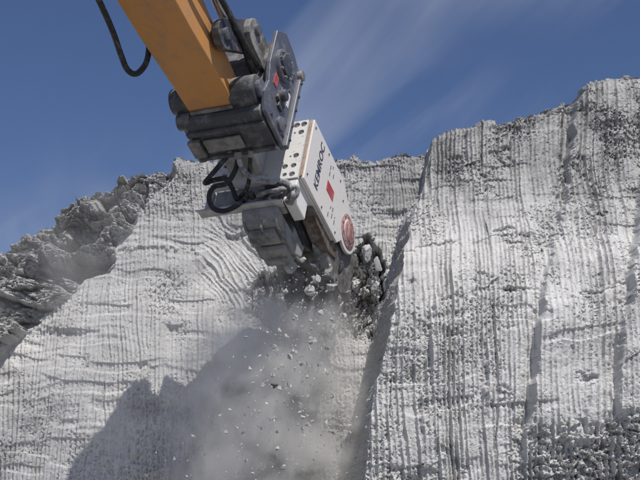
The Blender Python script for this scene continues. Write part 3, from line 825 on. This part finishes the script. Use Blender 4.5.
# hoses between coupler and cutter
def hose(pts, r, mat, ribs=0.0, m=10):
    P = [loc(px, py, Y) for px, py, Y in pts]
    h_ = tube('hydraulic_hose', P, r, mat, dc, ribs=ribs, m=m)
    for a_, b_ in ((P[0], P[1]), (P[-1], P[-2])):
        cyl('hose_fitting', a_, a_ + (b_ - a_).normalized() * 0.07, r * 1.35, M['steel'], h_, n=12)
hose([(232, 150, -0.50), (224, 160, -0.42), (213, 173, -0.34), (205, 183, -0.28), (214, 180, -0.24), (226, 179, -0.20), (232, 188, -0.12), (237, 199, -0.05), (246, 196, 0.03)], 0.026, M['rubber'])
hose([(238, 152, -0.50), (236, 168, -0.36), (227, 183, -0.34), (214, 187, -0.36), (209, 197, -0.33), (213, 208, -0.25), (224, 211, -0.17), (236, 206, -0.10), (246, 198, 0.02)], 0.026, M['rubber'], ribs=0.10, m=14)
hose([(239, 152, -0.50), (240, 163, -0.42), (247, 174, -0.32), (258, 180, -0.24), (272, 182, -0.18), (284, 181, -0.10), (290, 186, -0.06), (293, 196, -0.03), (290, 203, 0.05)], 0.027, M['sleeve'])
hose([(251, 150, -0.50), (250, 166, -0.36), (249, 180, -0.22), (246, 190, -0.12), (240, 198, -0.02), (244, 200, 0.05)], 0.022, M['rubber'])
hose([(262, 188, -0.06), (272, 186, -0.12), (284, 184, -0.14), (288, 190, -0.10), (280, 197, -0.06), (268, 199, 0.02)], 0.022, M['rubber'])
hose([(258, 196, -0.04), (270, 191, -0.10), (282, 190, -0.12), (296, 187, -0.06), (296, 196, 0.0), (286, 202, 0.03)], 0.024, M['sleeve'])

# ------------------------------------------------------------------ falling rock
def rock_mesh(name, seed, sub=2, sharp=0.30):
    r = random.Random(seed)
    bm = bmesh.new(); bmesh.ops.create_icosphere(bm, subdivisions=sub, radius=1.0)
    pl = [(Vector((r.gauss(0,1), r.gauss(0,1), r.gauss(0,1))).normalized(), r.uniform(0.30, 0.65)) for _ in range(9)]
    for v in bm.verts:
        for n, d in pl:
            k = v.co.dot(n)
            if k > d: v.co -= n * (k - d)
        v.co *= 1 + r.uniform(-sharp, sharp) * 0.5
    s = (1.0, r.uniform(0.55, 0.9), r.uniform(0.5, 0.8))
    for v in bm.verts: v.co = Vector((v.co.x * s[0], v.co.y * s[1], v.co.z * s[2]))
    me = bpy.data.meshes.new(name); bm.to_mesh(me); bm.free(); me.materials.append(M['chunk'])
    return me
rocks = [rock_mesh('falling_rock', 100 + i) for i in range(10)]
def put_rock(px, py, d, size, label, group, name='falling_rock', mesh=None, stretch=None, rot=None):
    o = bpy.data.objects.new(name, mesh or rocks[random.randrange(10)])
    col.objects.link(o)
    o.location = CAM + ray(px, py) * d
    o.rotation_euler = rot or [random.uniform(0, 6.28) for _ in range(3)]
    sc = size * d / F
    o.scale = (sc, sc, sc) if stretch is None else tuple(sc * k for k in stretch)
    tag(o, label, 'rock', group)
    return o
special = [
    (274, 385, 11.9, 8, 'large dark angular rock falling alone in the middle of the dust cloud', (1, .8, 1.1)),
    (318, 277, 12.2, 6, 'pale rounded rock just under the cutting drum, beside a brighter one', None),
    (331, 286, 12.2, 6.5, 'bright pale rock lowest of the lumps dropping off the cutting drum', (1.2, .8, .8)),
    (304, 259, 12.3, 5.5, 'small white lump of rock lodged against the drum under the gearbox', None),
    (275, 348, 12.1, 7.5, 'pale flat rock near the top of the dust cloud', (1.2, .8, .7)),
    (195, 392, 12.8, 5, 'small pale rock falling at the far left edge of the dust', (1.1, .6, .8)),
    (216, 391, 12.8, 5.5, 'thin pale flake of rock falling left of the dust cloud', (1.5, .5, .5)),
    (366, 252, 12.75, 13, 'broad broken slab of rock leaning beside the cutter hub', (.7, .5, 1.5)),
    (378, 264, 12.75, 12, 'tall pale splinter of rock standing against the shaded return of the buttress', (.45, .4, 1.7)),
    (375, 286, 12.7, 9, 'grey broken lump below the pale splinter beside the buttress', (.8, .7, 1)),
    (357, 289, 12.9, 8, 'ragged pale lump at the foot of the broken slab', (1.1, .7, .8)),
    (292, 268, 12.5, 11, 'grey dusty boulder caught under the drum at the left', (1, .8, .9)),
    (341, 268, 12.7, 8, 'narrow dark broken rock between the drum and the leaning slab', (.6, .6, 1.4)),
    (310, 290, 12.6, 9, 'round grey boulder dropping directly beneath the drum', None),
]
for px, py, d, s, lab, stc in special:
    ms = rock_mesh('falling_rock', px * 7 + py, 3, 0.16)
    if 'dark' in lab: ms.materials.clear(); ms.materials.append(M['shaded_rock'])
    put_rock(mesh=ms, px=px, py=py, d=d, size=s, label=lab, group='rocks breaking loose under the cutter', stretch=stc, rot=(random.uniform(-.4,.4), random.uniform(-.4,.4), random.uniform(0, 6)) if stc else None)
random.seed(21)
for i in range(110):
    t = random.random() ** 0.8
    cx = 312 - 30 * t; wd = 22 + 75 * t
    px = random.gauss(cx, wd * 0.55); py = 275 + t * 190 + random.uniform(-12, 12)
    if px > 372 or px < 190: continue
    put_rock(px, py, random.uniform(11.7, 12.8), random.choice((1.5, 1.8, 2.2, 2.8, 3.6, 4.4)), ('small loose rock tumbling in the dust close below the cutting drum' if py < 330 else 'small loose rock falling low in the dust, left of the dark angular rock' if px < 274 else 'small loose rock falling low in the dust, between the dark angular rock and the buttress') , 'small rocks tumbling in the dust')
# fine chips: far too many to count
def chips(name, n, label):
    vs = []; fs = []
    r = random.Random(99)
    for i in range(n):
        t = r.random() ** 0.7
        px = r.gauss(310 - 36 * t, (22 + 80 * t) * 0.6); py = 262 + t * 225 + r.uniform(-15, 15)
        d = r.uniform(11.6, 13.0)
        if px > 385 or py < 300 and px < 250: continue
        c = CAM + ray(px, py) * d
        s = r.choice((0.35, 0.45, 0.6, 0.8, 1.3)) * d / F
        b0 = len(vs)
        for k in range(4):
            vs.append(tuple(c + Vector((r.gauss(0,1), r.gauss(0,1), r.gauss(0,1))) * s))
        fs += [(b0, b0+1, b0+2), (b0, b0+1, b0+3), (b0, b0+2, b0+3), (b0+1, b0+2, b0+3)]
    me = bpy.data.meshes.new(name); me.from_pydata(vs, [], fs)
    o = link_mesh(name, me, M['chunk']); tag(o, label, 'debris', kind='stuff')
chips('rock_chips', 1500, 'fine rock chips spraying down below the cutting drum')

# ------------------------------------------------------------------ dust in the air
def volume_mat(name, terms, base_density, colr, noise_scale, anis=0.2):
    m = bpy.data.materials.new(name); m.use_nodes = True
    nt = m.node_tree; nt.nodes.clear(); l = nt.links
    o = nt.nodes.new('ShaderNodeOutputMaterial'); pv = nt.nodes.new('ShaderNodeVolumePrincipled')
    pv.inputs['Color'].default_value = colr + (1,); pv.inputs['Anisotropy'].default_value = anis
    g = nt.nodes.new('ShaderNodeTexCoord')
    # soft ellipsoidal falloff (object space -1..1)
    ln = nt.nodes.new('ShaderNodeVectorMath'); ln.operation = 'LENGTH'; l.new(g.outputs['Object'], ln.inputs[0])
    mr = nt.nodes.new('ShaderNodeMapRange'); mr.interpolation_type = 'SMOOTHSTEP'
    mr.inputs['From Min'].default_value = 1.0; mr.inputs['From Max'].default_value = 0.15
    l.new(ln.outputs['Value'], mr.inputs['Value'])
    ge = nt.nodes.new('ShaderNodeNewGeometry')
    n = nt.nodes.new('ShaderNodeTexNoise'); n.inputs['Scale'].default_value = noise_scale; n.inputs['Detail'].default_value = 5
    n.inputs['Roughness'].default_value = 0.6; n.inputs['Distortion'].default_value = 0.6
    l.new(ge.outputs['Position'], n.inputs['Vector'])
    nr = nt.nodes.new('ShaderNodeMapRange'); nr.inputs['From Min'].default_value = 0.42; nr.inputs['From Max'].default_value = 0.66
    l.new(n.outputs['Fac'], nr.inputs['Value'])
    a = nt.nodes.new('ShaderNodeMath'); a.operation = 'MULTIPLY'; l.new(mr.outputs[0], a.inputs[0]); l.new(nr.outputs[0], a.inputs[1])
    b = nt.nodes.new('ShaderNodeMath'); b.operation = 'MULTIPLY'; b.inputs[1].default_value = base_density; l.new(a.outputs[0], b.inputs[0])
    l.new(b.outputs[0], pv.inputs['Density']); l.new(pv.outputs[0], o.inputs['Volume'])
    return m
def dust(name, px, py, d, rx, ry, rz, density, label, ns=2.2, tilt=0.0):
    bm = bmesh.new(); bmesh.ops.create_icosphere(bm, subdivisions=3, radius=1.0)
    me = bpy.data.meshes.new(name); bm.to_mesh(me); bm.free()
    me.materials.append(volume_mat(name + '_air', None, density, (0.985, 0.975, 0.955), ns))
    o = bpy.data.objects.new(name, me); col.objects.link(o)
    o.location = CAM + ray(px, py) * d; o.scale = (rx, ry, rz); o.rotation_euler = (0, tilt, 0)
    tag(o, label, 'dust', kind='stuff')
dust('dust_cloud', 268, 412, 12.75, 1.30, 0.85, 1.75, 12.5, 'thick pale dust billowing down beneath the cutting drum', 2.6, tilt=0.16)
dust('dust_plume', 300, 322, 12.75, 0.80, 0.6, 0.62, 3.2, 'darker swirl of dust right under the cutting drum', 3.0)
dust('drifting_dust', 90, 330, 12.2, 3.0, 0.8, 2.6, 0.6, 'thin dust drifting in front of the lower left of the cliff', 0.8)
